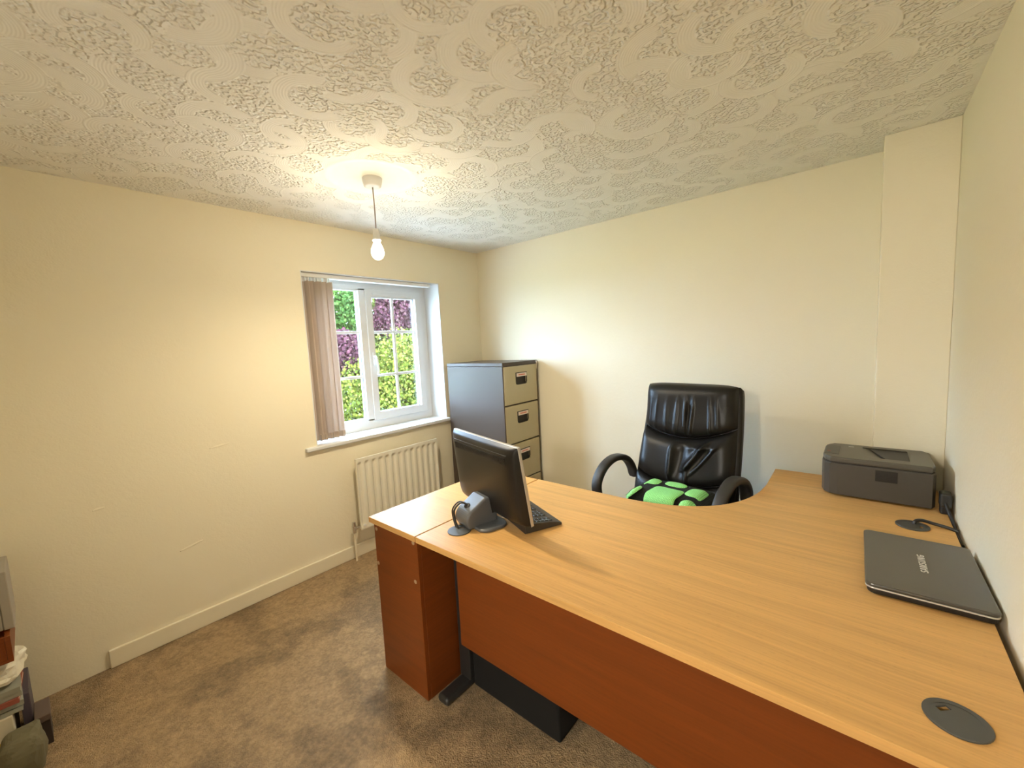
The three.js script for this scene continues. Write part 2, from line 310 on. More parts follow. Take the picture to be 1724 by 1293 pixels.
// ------------------------------------------------------------ ceiling lamp
{
  const l = thing('pendant_lamp', 'bare lit bulb hanging on a white cord from the ceiling rose', 'lamp', [ROSE[0], 0, ROSE[1]]);
  obj('ceiling_rose', lathe([[0, H - 0.042], [0.03, H - 0.042], [0.042, H - 0.036], [0.047, H - 0.012], [0.048, H]], 0, 0, 0), M.white, l);
  obj('cord', tube([[0, H - 0.04, 0], [0.001, 2.2, -0.001], [0.0, 2.07, 0]], 0.0032, 16, 8), mat([0.45, 0.36, 0.3], 0.6), l);
  obj('bulb_holder', lathe([[0.0, 2.082], [0.012, 2.08], [0.017, 2.055], [0.018, 2.03], [0.02, 2.03], [0.0205, 2.022], [0.0, 2.022]], 0, 0, 0), M.white, l);
  const glow = new THREE.MeshStandardMaterial({ color: 0xffffff, roughness: 0.3, emissive: new THREE.Color().setRGB(1, 0.86, 0.6), emissiveIntensity: 3.2 });
  obj('bulb', lathe([[0.0, 1.928], [0.012, 1.93], [0.023, 1.938], [0.03, 1.95], [0.0325, 1.965], [0.03, 1.983], [0.023, 2.0], [0.017, 2.012], [0.016, 2.021], [0, 2.022]], 0, 0, 0), glow, l);
  // an LED bulb: a little light all round, most of it forward, away from its opaque neck
  const p = new THREE.PointLight(new THREE.Color().setRGB(...BULB), BULB_ROUND, 0, 2);
  p.position.set(0, 1.965, 0); p.castShadow = true; p.shadow.radius = 1.4; l.add(p);
  const f = new THREE.SpotLight(new THREE.Color().setRGB(...BULB), BULB_DOWN, 0, Math.PI / 2, 1, 2);
  f.position.set(0, 1.96, 0); f.target.position.set(0, 0, 0); f.castShadow = true; f.shadow.radius = 1.4; l.add(f, f.target);
}

// ------------------------------------------------------------ filing cabinet
{
  const body = phys([0.075, 0.056, 0.043], 0.36, { specularIntensity: 0.6 }), cream = phys([0.50, 0.43, 0.27], 0.42), lab = mat([0.8, 0.68, 0.6], 0.6), red = mat([0.62, 0.13, 0.07], 0.6);
  const X0 = 0.03, X1 = 0.668, Z0 = 0.03, Z1 = 0.465, HT = 1.333;
  const f = thing('filing_cabinet', 'tall brown steel filing cabinet with four cream drawers in the corner', 'filing cabinet', [X0, 0, Z0]);
  const D = X1 - X0, Wd = Z1 - Z0;
  obj('carcass', [rbox(0, D - 0.004, 0.02, HT - 0.03, 0, 0.012, 0.002), rbox(0, D - 0.004, 0.02, HT - 0.03, Wd - 0.012, Wd, 0.002), rbox(0, 0.01, 0.02, HT - 0.03, 0.005, Wd - 0.005, 0.002), rbox(0, D - 0.03, 0.02, 0.035, 0.005, Wd - 0.005, 0.002), rbox(0, D - 0.03, HT - 0.06, HT - 0.03, 0.005, Wd - 0.005, 0.002), rbox(D - 0.04, D - 0.02, 0.03, HT - 0.03, 0.01, Wd - 0.01, 0.002), rbox(D - 0.02, D - 0.004, HT - 0.037, HT - 0.02, 0.003, Wd - 0.003, 0.002)], body, f);
  obj('top_cap', rbox(-0.001, D, HT - 0.028, HT, -0.001, Wd + 0.001, 0.004), body, f);
  obj('plinth', rbox(0.01, D - 0.03, 0, 0.022, 0.01, Wd - 0.01, 0.002), M.black, f);
  obj('lock', [new THREE.CylinderGeometry(0.008, 0.008, 0.006, 16).rotateZ(Math.PI / 2).translate(D + 0.002, HT - 0.014, 0.022)], M.chrome, f);
  const key = obj('key', [new THREE.CylinderGeometry(0.009, 0.009, 0.003, 12).rotateZ(Math.PI / 2).rotateY(0.4).translate(D + 0.012, HT - 0.02, 0.02), rbox(D + 0.008, D + 0.011, HT - 0.075, HT - 0.025, 0.014, 0.024, 0.001)], M.chrome, f);
  for (let i = 0; i < 4; i++) {
    const yt = HT - 0.034 - i * 0.3105, yb = yt - 0.2985;
    const d = new THREE.Group(); d.name = 'drawer'; f.add(d);
    const hx0 = 0.142, hx1 = 0.286, hy1 = yt - 0.052, hy0 = hy1 - 0.098;      // recessed handle
    const zc = (hx0 + hx1) / 2;
    obj('drawer_front', [rbox(D - 0.02, D, hy1 - 0.003, yt, 0.012, Wd - 0.009, 0.003), rbox(D - 0.02, D, yb, hy0 + 0.003, 0.012, Wd - 0.009, 0.003), rbox(D - 0.0195, D - 0.0001, yb + 0.01, yt - 0.01, 0.012, hx0 + 0.003, 0.002), rbox(D - 0.0195, D - 0.0001, yb + 0.01, yt - 0.01, hx1 - 0.003, Wd - 0.009, 0.002)], cream, d);
    obj('handle', [plate([[hx0 + 0.02, 0], [hx1 - 0.02, 0], [hx1, 0.02], [hx1, hy1 - hy0], [hx0, hy1 - hy0], [hx0, 0.02]], 0, 0.004, 0, [[[hx0 + 0.024, 0.008], [hx0 + 0.008, 0.024], [hx0 + 0.008, hy1 - hy0 - 0.034], [hx1 - 0.008, hy1 - hy0 - 0.034], [hx1 - 0.008, 0.024], [hx1 - 0.024, 0.008]]]).rotateX(-Math.PI / 2).rotateY(Math.PI / 2).translate(D, hy0, 0).translate(0, 0, 2 * zc)], M.black, d);
    obj('handle_cup', box(D - 0.018, D - 0.014, hy0, hy1, hx0, hx1), M.black, d);
    const lb = obj('label_card', rbox(D + 0.003, D + 0.0055, hy1 - 0.034, hy1 - 0.006, hx0 + 0.009, hx1 - 0.009, 0.001), lab, d);
    obj('label_print', [0, 1, 2, 3, 4, 5].map((k) => box(D + 0.0055, D + 0.006, hy1 - 0.024, hy1 - 0.0145, hx0 + 0.034 + k * 0.0135, hx0 + 0.044 + k * 0.0135)), red, d);
  }
}

// ------------------------------------------------------------ desk and its pedestal
const DT = 0.73, DX0 = 1.416, DX1 = 3.032, DZ1 = 1.881;
{
  const d = thing('corner_desk', 'curved beech corner desk with modesty panel on black metal legs', 'desk', [DX0, 0, 1.056]);
  const L = (pts) => pts.map(([x, z]) => [x - DX0, z - 1.056]);
  const curve = new THREE.CubicBezierCurve3(V(2.416, 0, 0.5), V(2.416, 0, 0.85), V(2.28, 0, 1.07), V(1.85, 0, 1.056)).getPoints(40).map((p) => [p.x, p.z]);
  obj('desktop', plate(L([[DX0 + 0.002, DZ1], [DX1, DZ1], [DX1, 0.23], [2.412, 0.23], ...curve, [DX0 + 0.002, 1.056]]), DT - 0.025, DT, 0.0015, [[2.92, 0.742], [2.92, 1.752], [1.526, 1.742]].map(([x, z]) => L(circle(x, z, 0.036)))), M.beech, d);
  obj('modesty_panel', rbox(1.514 - DX0, 2.93 - DX0, 0.238, DT - 0.026, 1.742 - 1.056, 1.76 - 1.056, 0.001), M.cherry, d);
  const leg = (x, z, w, l0, l1) => obj('leg', [rbox(x - w / 2, x + w / 2, 0.03, DT - 0.026, z - 0.09, z + 0.09, 0.006), rbox(x - w / 2, x + w / 2, 0.0, 0.035, l0, l1, 0.016, 4), rbox(x - w / 2, x + w / 2, DT - 0.06, DT - 0.026, l0 + 0.05, l1 - 0.03, 0.004)].map((g) => g.translate(-DX0, 0, -1.056)), M.blackSatin, d);
  leg(1.468, 1.62, 0.066, 1.12, 1.845); leg(2.962, 1.62, 0.066, 1.12, 1.845);
  obj('leg', [rbox(2.45, 2.97, 0, 0.035, 0.3, 0.366, 0.012), rbox(2.62, 2.8, 0.03, DT - 0.026, 0.3, 0.366, 0.006)].map((g) => g.translate(-DX0, 0, -1.056)), M.blackSatin, d);
  const grey = mat([0.075, 0.076, 0.07], 0.45);
  const grom = (x, z, notch) => {      // cable port: rim and turning lid with a slot
    const p = new THREE.Group(); p.name = 'cable_port'; d.add(p); p.position.set(x - DX0, DT, z - 1.056);
    obj('rim', [plate(circle(0, 0, 0.048, 40), 0, 0.0045, 0.0015, [circle(0, 0, 0.038, 36)])], grey, p);
    const a = notch, hole = [[0.012, 0.03], [-0.012, 0.03], [-0.012, 0.018], [0.012, 0.018]].map(([u, v]) => [u * Math.cos(a) - v * Math.sin(a), u * Math.sin(a) + v * Math.cos(a)]);
    obj('lid', [plate(circle(0, 0, 0.0375, 36), 0.0005, 0.0038, 0.0008, [hole])], grey, p);
  };
  grom(2.92, 0.742, -1.4); grom(2.92, 1.752, 2.4); grom(1.526, 1.742, 2.8);

  const px0 = 1.07, px1 = 1.412, pz0 = 1.056, pz1 = 1.881;
  const p = thing('drawer_pedestal', 'narrow desk height wooden pedestal at the end of the corner desk', 'pedestal', [px0, 0, pz0]);
  const w = px1 - px0, l = pz1 - pz0;
  obj('top', rbox(0, w, DT - 0.025, DT, 0, l, 0.0015), M.beech, p);
  const yb = DT - 0.0265;
  obj('end_panel', rbox(0.022, w - 0.004, 0.0, yb, l - 0.03, l - 0.012, 0.001), M.cherry, p);
  obj('side_panel', rbox(w - 0.022, w - 0.003, 0.0, yb, 0.03, l - 0.0305, 0.001), M.cherry, p);
  obj('side_panel', rbox(0.022, 0.04, 0.0, yb, 0.03, l - 0.0305, 0.001), M.cherry, p);
  for (let i = 0; i < 3; i++) { const y = 0.04 + i * 0.222, dr = obj('drawer', rbox(0.041, w - 0.023, y, y + 0.215, 0.012, 0.4, 0.002), M.cherry, p); obj('knob', rbox(0.12, 0.22, y + 0.13, y + 0.145, -0.014, 0.012, 0.003), M.chrome, dr); }
  for (const [x, y] of [[0.04, 0.679], [0.313, 0.69], [0.034, 0.516], [0.31, 0.522]]) obj('screw_cap', new THREE.CylinderGeometry(0.0085, 0.0085, 0.002, 16).rotateX(Math.PI / 2).translate(x, y, l - 0.0115), mat([0.42, 0.29, 0.17], 0.5), p);
}

// ------------------------------------------------------------ black case under the desk
{
  const c = thing('storage_case', 'matt black box shaped case on the carpet beneath the desk', 'case', [1.5, 0, 1.44]);
  obj('body', rbox(0, 0.45, 0, 0.17, 0, 0.25, 0.008, 3), mat([0.0025, 0.0025, 0.0025], 0.95), c);
  obj('lid', rbox(-0.003, 0.453, 0.171, 0.2, -0.003, 0.253, 0.006, 3), mat([0.0025, 0.0025, 0.0025], 0.95), c);
}

// ------------------------------------------------------------ leather chair
{
  const c = thing('office_chair', 'high backed black leather swivel chair with curved arms behind the desk', 'chair', [1.963, 0, 0.68], -8 * Math.PI / 180);
  // backrest: y up, leaning; a point of the back plane at height y
  const bz = (y) => -0.185 - 0.16 * sm(0.5, 1.25, y) - 0.02 * Math.cos((y - 0.8) * 5);
  const halfW = (y) => 0.29 - 0.02 * sm(0.55, 1.2, y);
  const ridge = (x, x0, w) => Math.exp(-(((x - x0) / w) ** 2));
  function cushion(lo, hi, depth, folds, side = 1, inset = 0.012, pw = 5) {
    return gridGeo(96, 64, (u, v) => {
      const a = 2 * u - 1, b = 2 * v - 1, x0 = a * (halfW(lo(0)) - inset), y = lo(a) + (hi(a) - lo(a)) * v, x = a * (halfW(y) - inset);
      const prof = Math.pow(Math.max(0, 1 - Math.abs(a) ** (pw + 3)), 0.5) * Math.pow(Math.max(0, 1 - Math.abs(b) ** pw), 0.5);
      return [x, y, bz(y) + 0.004 + side * (depth * prof + folds(a, v, y) * sm(0, 0.5, prof))];
    });
  }
  const seam = (a) => 0.895 + 0.062 * a * a + 0.014 * a, hem = (a) => 0.632 + 0.062 * a * a + 0.01 * a;
  const top = (a) => 1.2 - 0.012 * Math.abs(a) ** 6;
  obj('headrest_cushion', cushion(seam, top, 0.072, (a, v, y) => {
    const low = (1 - v), k = sm(0.15, 0.55, low) * (1 - 0.5 * sm(0.85, 1, low));
    let f = 0; for (const [x0, w, h, t] of [[-0.16, 0.035, 0.007, 0.02], [0.0, 0.03, 0.012, -0.05], [0.1, 0.045, -0.013, 0.05], [0.2, 0.03, 0.011, 0.05], [-0.62, 0.03, 0.003, 0.06], [-0.78, 0.03, 0.003, 0.05], [0.5, 0.03, 0.006, -0.06], [0.64, 0.035, 0.006, -0.08], [-0.4, 0.05, 0.005, 0.0]]) f += h * ridge(a + t * low, x0, w);
    return f * k + 0.006 * Math.sin(3 * a + 5 * v) * (1 - v);
  }), M.leather, c);
  obj('lumbar_cushion', cushion(hem, (a) => seam(a) - 0.002, 0.075, (a, v, y) => {
    let f = 0.021 * ridge(a, -0.17, 0.05) * sm(0.05, 0.3, v) * (1 - sm(0.75, 0.95, v));
    f -= 0.02 * ridge(a, 0.02, 0.11) * sm(0.05, 0.4, v) * (1 - sm(0.7, 0.95, v));
    const d = a - (0.16 + 0.75 * (v - 0.45)); f += 0.026 * ridge(d, 0, 0.085) * sm(0.3, 0.5, v) * (1 - sm(0.82, 0.98, v));
    const e = a - (0.35 + 0.9 * (v - 0.4)); f += 0.012 * ridge(e, 0, 0.06) * sm(0.2, 0.45, v) * (1 - sm(0.7, 0.9, v));
    f += 0.014 * ridge(a, 0.18, 0.04) * (1 - sm(0.3, 0.55, v)) * sm(0.02, 0.15, v);
    f += 0.01 * ridge(v, 0.86 - 0.1 * a, 0.05) * sm(0.05, 0.3, a) * (1 - sm(0.6, 0.9, a));
    return f + 0.004 * Math.sin(7 * a + 3 * v);
  }), M.leather, c);
  obj('lower_roll', cushion((a) => 0.48 + 0.02 * a * a, (a) => hem(a) - 0.002, 0.06, (a, v) => 0.004 * Math.sin(9 * a), 1, 0.004), M.leather, c);
  // shell behind the cushions
  obj('back_shell', gridGeo(64, 40, (u, v) => {
    const t = u * 2 * Math.PI, y = 0.47 + v * 0.715, cap = Math.pow(Math.max(0, 1 - Math.abs(2 * v - 1) ** 16), 0.35);
    const cs = Math.cos(t), sn = Math.sin(t), e = 0.3;
    return [Math.sign(cs) * Math.abs(cs) ** e * (halfW(y) + 0.006) * (0.93 + 0.07 * cap), y, bz(y) - 0.022 + Math.sign(sn) * Math.abs(sn) ** 0.6 * 0.036 * cap];
  }), M.leather, c);
  obj('seat', [new RoundedBoxGeometry(0.54, 0.12, 0.5, 6, 0.05).translate(0, 0.455, 0.03)], M.leather, c);
  obj('seat_pan', rbox(-0.2, 0.2, 0.375, 0.4, -0.16, 0.2, 0.01), M.black, c);
  for (const s of [-1, 1]) {           // arm loops: flat rounded band
    const cv = new THREE.CatmullRomCurve3([[0.4, -0.02], [0.46, 0.06], [0.55, 0.125], [0.65, 0.135], [0.725, 0.08], [0.764, -0.01], [0.762, -0.1], [0.73, -0.175], [0.67, -0.225], [0.6, -0.24]].map(([y, z]) => V(s * (0.315 + 0.02 * sm(0.45, 0.7, y)), y, z)));
    const pts = cv.getPoints(60), tan = pts.map((_, i) => cv.getTangent(i / 60));
    obj('armrest', [gridGeo(20, 60, (u, v) => {
      const i = Math.round(v * 60), p = pts[i], t = tan[i], n = V(0, t.z, -t.y).normalize(), a = u * 2 * Math.PI, capK = Math.pow(Math.max(0.0, 1 - Math.abs(2 * v - 1) ** 30), 0.5);
      const cs = Math.sign(Math.cos(a)) * Math.abs(Math.cos(a)) ** 0.6 * 0.03 * capK, sn = Math.sign(Math.sin(a)) * Math.abs(Math.sin(a)) ** 0.7 * 0.019 * capK;
      return [p.x + cs, p.y + n.y * sn, p.z + n.z * sn];
    })], mat([0.03, 0.027, 0.024], 0.5), c);
    obj('arm_bracket', rbox(Math.min(s * 0.1, s * 0.32), Math.max(s * 0.1, s * 0.32), 0.385, 0.4, -0.06, 0.02, 0.004), M.black, c);
  }
  obj('back_bracket', rbox(-0.04, 0.04, 0.37, 0.62, -0.29, -0.26, 0.006), M.black, c);
  obj('back_bracket', rbox(-0.04, 0.04, 0.355, 0.378, -0.29, 0.05, 0.006), M.black, c);
  obj('gas_column', [cyl(0.028, 0.028, 0.2, 0, 0.09, 0), cyl(0.018, 0.018, 0.12, 0, 0.27, 0)], M.black, c);
  for (let k = 0; k < 5; k++) {
    const a = k * 2 * Math.PI / 5 + 0.3, s = Math.sin(a), o = Math.cos(a);
    const b = obj('base_arm', tube([[0, 0.11, 0], [s * 0.12, 0.1, o * 0.12], [s * 0.27, 0.07, o * 0.27]], 0.02, 10, 8), M.black, c);
    obj('castor', [new THREE.CylinderGeometry(0.026, 0.026, 0.04, 18).rotateZ(Math.PI / 2).rotateY(a).translate(s * 0.27, 0.027, o * 0.27), cyl(0.007, 0.007, 0.03, s * 0.27, 0.045, o * 0.27, 10)], M.black, b);
  }
}

// ------------------------------------------------------------ crochet cushion on the chair
{
  const st = (x, y) => { const u = x / 16, v = (y + (Math.floor(x / 16) % 2) * 8) / 16; return Math.abs(Math.sin(u * Math.PI)) * Math.abs(Math.sin(v * Math.PI)); };
  const wool = texture(256, 256, (x, y) => 0.25 + 0.75 * st(x, y), false, [8, 8]);
  const yarn = texture(256, 256, (x, y) => { const k = sm(0.02, 0.16, st(x, y)); const g = 0.94 + 0.06 * vnoise(x / 3, y / 3, 81); return [(0.36 + 0.32 * k) * g, (0.66 + 0.33 * k) * g, (0.3 + 0.32 * k) * g]; }, true, [8, 8]);
  const green = mat(0xffffff, 0.9, { map: yarn, bumpMap: wool, bumpScale: 0.0025 }), dark = mat([0.008, 0.011, 0.008], 0.95, { bumpMap: wool, bumpScale: 0.004 });
  const q = thing('crochet_cushion', 'black crocheted cushion with bright green patches on the chair seat', 'cushion', [2.022, 0.516, 0.7], -6 * Math.PI / 180);
  const A = 0.215, Bz = 0.15, Cy = 0.17;
  obj('knitted_body', [gridGeo(60, 44, (u, v) => {
    const th = u * 2 * Math.PI, ph = (v - 0.5) * Math.PI, e = 0.42, f = (c, n) => Math.sign(c) * Math.abs(c) ** n;
    return [A * f(Math.cos(ph), 0.5) * f(Math.cos(th), e), Cy / 2 + Cy / 2 * f(Math.sin(ph), 0.62), -Bz * f(Math.cos(ph), 0.5) * f(Math.sin(th), e)];
  })], dark, q);
  // patches: outlines on the top and on the side that faces the desk
  const surf = (x, t) => {            // t: distance from the back over the top and down the front
    const L1 = 2 * Bz - 0.05; let y, z;
    if (t < L1) { z = -Bz + 0.02 + t; y = Cy; } else if (t < L1 + 0.07) { const a = (t - L1) / 0.07 * Math.PI / 2; z = -Bz + 0.02 + L1 + 0.04 * Math.sin(a); y = Cy - 0.045 * (1 - Math.cos(a)); } else { z = Bz + 0.006; y = Cy - 0.045 - (t - L1 - 0.07); }
    const edge = Math.abs(x) / A; const drop = 0.055 * sm(0.62, 1.0, edge), pull = 0.03 * sm(0.7, 1, edge);
    return [x, y - (t < L1 + 0.05 ? drop : drop * 0.3) + 0.002, z - (t > L1 ? pull : 0)];
  };
  const patch = (x0, x1, t0, t1, pw = 2.2, skew = 0) => obj('green_patch', gridGeo(20, 20, (u, v) => {
    const a = 2 * u - 1, b = 2 * v - 1, m = Math.max(Math.abs(a), Math.abs(b)), n = Math.pow(Math.abs(a) ** pw + Math.abs(b) ** pw, 1 / pw) || 1, k = m / n;
    const X = (x0 + x1) / 2 + (x1 - x0) / 2 * a * k, T = (t0 + t1) / 2 + (t1 - t0) / 2 * b * k + skew * (X - (x0 + x1) / 2);
    const s = surf(X, T), puff = 0.007 * Math.sqrt(Math.max(0, 1 - m ** 4)); return [s[0], s[1] + puff * (T < 0.28 ? 1 : 0.4), s[2] + puff * (T > 0.24 ? 1 : 0)];
  }), green, q);
  patch(-0.2, -0.085, 0.05, 0.14, 3); patch(-0.065, 0.05, 0.04, 0.11, 2.4); patch(0.075, 0.208, 0.07, 0.19, 3.4);
  patch(-0.213, -0.12, 0.19, 0.3, 2.2); patch(-0.08, 0.075, 0.14, 0.37, 8); patch(0.1, 0.2, 0.235, 0.37, 2.2);
}

// ------------------------------------------------------------ monitor and keyboard
{
  const back = phys([0.013, 0.0115, 0.010], 0.36, { specularIntensity: 0.7 }), silver = mat([0.55, 0.54, 0.52], 0.3, { metalness: 0.6 }), grey = mat([0.10, 0.105, 0.11], 0.4);
  const th = -15 * Math.PI / 180, tilt = 8.5 * Math.PI / 180;
  // local frame: x along the screen to the right as seen from behind, +z towards the back of the monitor
  const m = thing('computer_monitor', 'black widescreen monitor seen from behind on a grey stand', 'monitor', [1.541, DT, 1.603], th);
  const W = 0.525, Ht = 0.325, yb = 0.042, P = new THREE.Matrix4().makeRotationX(tilt).setPosition(0, yb, -0.062);
  const put = (g) => g.applyMatrix4(P);
  obj('screen', put(box(-W / 2 + 0.02, W / 2 - 0.02, 0.03, Ht - 0.02, -0.004, -0.001)), mat([0.004, 0.004, 0.005], 0.15), m);
  obj('bezel', put(rbox(-W / 2, W / 2, 0, Ht, -0.003, 0.012, 0.004, 3)), silver, m);
  // bulged rear casing
  const rear = obj('rear_casing', put(gridGeo(60, 48, (u, v) => {
    const a = 2 * u - 1, b = 2 * v - 1, pa = Math.pow(Math.max(0, 1 - Math.abs(a) ** 7), 0.45), pb = Math.pow(Math.max(0, 1 - Math.abs(b) ** 7), 0.45);
    const d = 0.012 + (0.03 + 0.022 * (1 - v)) * pa * pb;
    return [a * (W / 2 - 0.001), 0.001 + v * (Ht - 0.002), d];
  })), back, m);
  // cooling slots along the top of the casing
  const slots = []; for (let k = 0; k < 44; k++) slots.push(box(-0.2 + k * 0.0093, -0.2 + k * 0.0093 + 0.004, Ht - 0.07, Ht - 0.042, 0.042, 0.0464));
  const vg = obj('vent_grille', slots.map(put), M.black, rear); vg.userData.kind = 'stuff';
  obj('seam', put(box(-0.215, 0.215, Ht - 0.034, Ht - 0.0305, 0.036, 0.0425)), M.black, rear);
  obj('hinge_cover', [put(rbox(-0.055, 0.055, 0.005, 0.075, 0.03, 0.066, 0.012, 3))], back, m);
  // stand: hump with cable hole over a rounded foot
  const hump = new THREE.Shape(); hump.moveTo(-0.02, 0.012); hump.lineTo(0.1, 0.012); hump.bezierCurveTo(0.118, 0.03, 0.11, 0.06, 0.082, 0.074); hump.bezierCurveTo(0.062, 0.085, 0.05, 0.092, 0.024, 0.108); hump.lineTo(-0.02, 0.104); hump.lineTo(-0.02, 0.012);
  const hg = new THREE.ExtrudeGeometry(hump, { depth: 0.084, bevelEnabled: true, bevelSize: 0.01, bevelThickness: 0.012, bevelSegments: 4, curveSegments: 12 }).rotateY(-Math.PI / 2).translate(0.042, 0, 0);
  obj('stand_neck', [hg], grey, m);
  obj('stand_foot', [plate(roundRect(-0.12, 0.12, -0.05, 0.085, 0.045, 8), 0, 0.013, 0.005)], grey, m);
  obj('cable_hole', new THREE.SphereGeometry(1, 16, 10).scale(0.02, 0.014, 0.008).rotateX(-0.85).translate(-0.004, 0.083, 0.083), M.black, m);
  obj('connector', [put(new THREE.CylinderGeometry(0.011, 0.011, 0.05, 14).rotateZ(0.3).translate(-0.1, -0.008, 0.045)), put(rbox(-0.14, -0.09, 0.012, 0.03, 0.04, 0.06, 0.004))], silver, m);
  const at = (x, y, z) => { const p = V(x, y, z).applyAxisAngle(V(0, 1, 0), th); return [p.x + 1.541, p.y + DT, p.z + 1.603]; };
  const cab = (o, r) => obj('monitor_cable', tube([at(-0.004 + o, 0.088, 0.08), at(-0.02 + o, 0.1, 0.105), at(-0.03 + o, 0.075, 0.132), at(-0.036 + o, 0.03, 0.13), [1.53 + o, DT - 0.012, 1.752 - Math.abs(o)]], r, 36, 8), M.blackSatin);
  tag(cab(0.007, 0.0042), 'black monitor cable with its loop nearest the keyboard at the desk port', 'cable'); tag(cab(-0.009, 0.0034), 'thinner black monitor cable beside the thicker one at the desk port', 'cable');
}
{
  // keyboard: lies between the stand and the screen
  const k = thing('keyboard', 'black computer keyboard lying on the desk under the monitor', 'keyboard', [1.606, DT + 0.003, 1.452], -24 * Math.PI / 180);
  const plast = mat([0.03, 0.027, 0.024], 0.45), keyM = mat([0.02, 0.019, 0.018], 0.4), lg = mat([0.5, 0.52, 0.52], 0.5);
  const L = 0.44, D = 0.165;
  const prof = new THREE.Shape(); prof.moveTo(-D / 2, 0); prof.lineTo(D / 2, 0); prof.lineTo(D / 2, 0.03); prof.quadraticCurveTo(D / 2 - 0.004, 0.034, D / 2 - 0.014, 0.033); prof.lineTo(-0.03, 0.02); prof.quadraticCurveTo(-0.06, 0.014, -D / 2, 0.006); prof.lineTo(-D / 2, 0);
  obj('case', [new THREE.ExtrudeGeometry(prof, { depth: L - 0.006, bevelEnabled: true, bevelSize: 0.002, bevelThickness: 0.003, bevelSegments: 2, curveSegments: 8 }).rotateY(-Math.PI / 2).translate(L / 2 - 0.003, 0.002, 0)], plast, k);
  const key = new RoundedBoxGeometry(0.0165, 0.009, 0.0165, 1, 0.003); 
  for (let r = 0; r < 6; r++) for (let i = 0; i < 22; i++) {
    const x = -L / 2 + 0.02 + i * 0.019, z = D / 2 - 0.022 - r * 0.019 - (r ? 0.006 : 0); if (i === 15 || i === 19 || (r === 0 && i % 5 === 1)) continue;
    const y = 0.036 - (D / 2 - z) * 0.115; const km = rawObj('key', key, keyM, k); km.position.set(x, y, z); km.rotation.x = -0.1;
  }
  obj('legend_strip', Array.from({ length: 14 }, (_, i) => box(-L / 2 + 0.03 + i * 0.028, -L / 2 + 0.042 + i * 0.028, 0.0355, 0.036, D / 2 - 0.0095, D / 2 - 0.005)), lg, k);
}

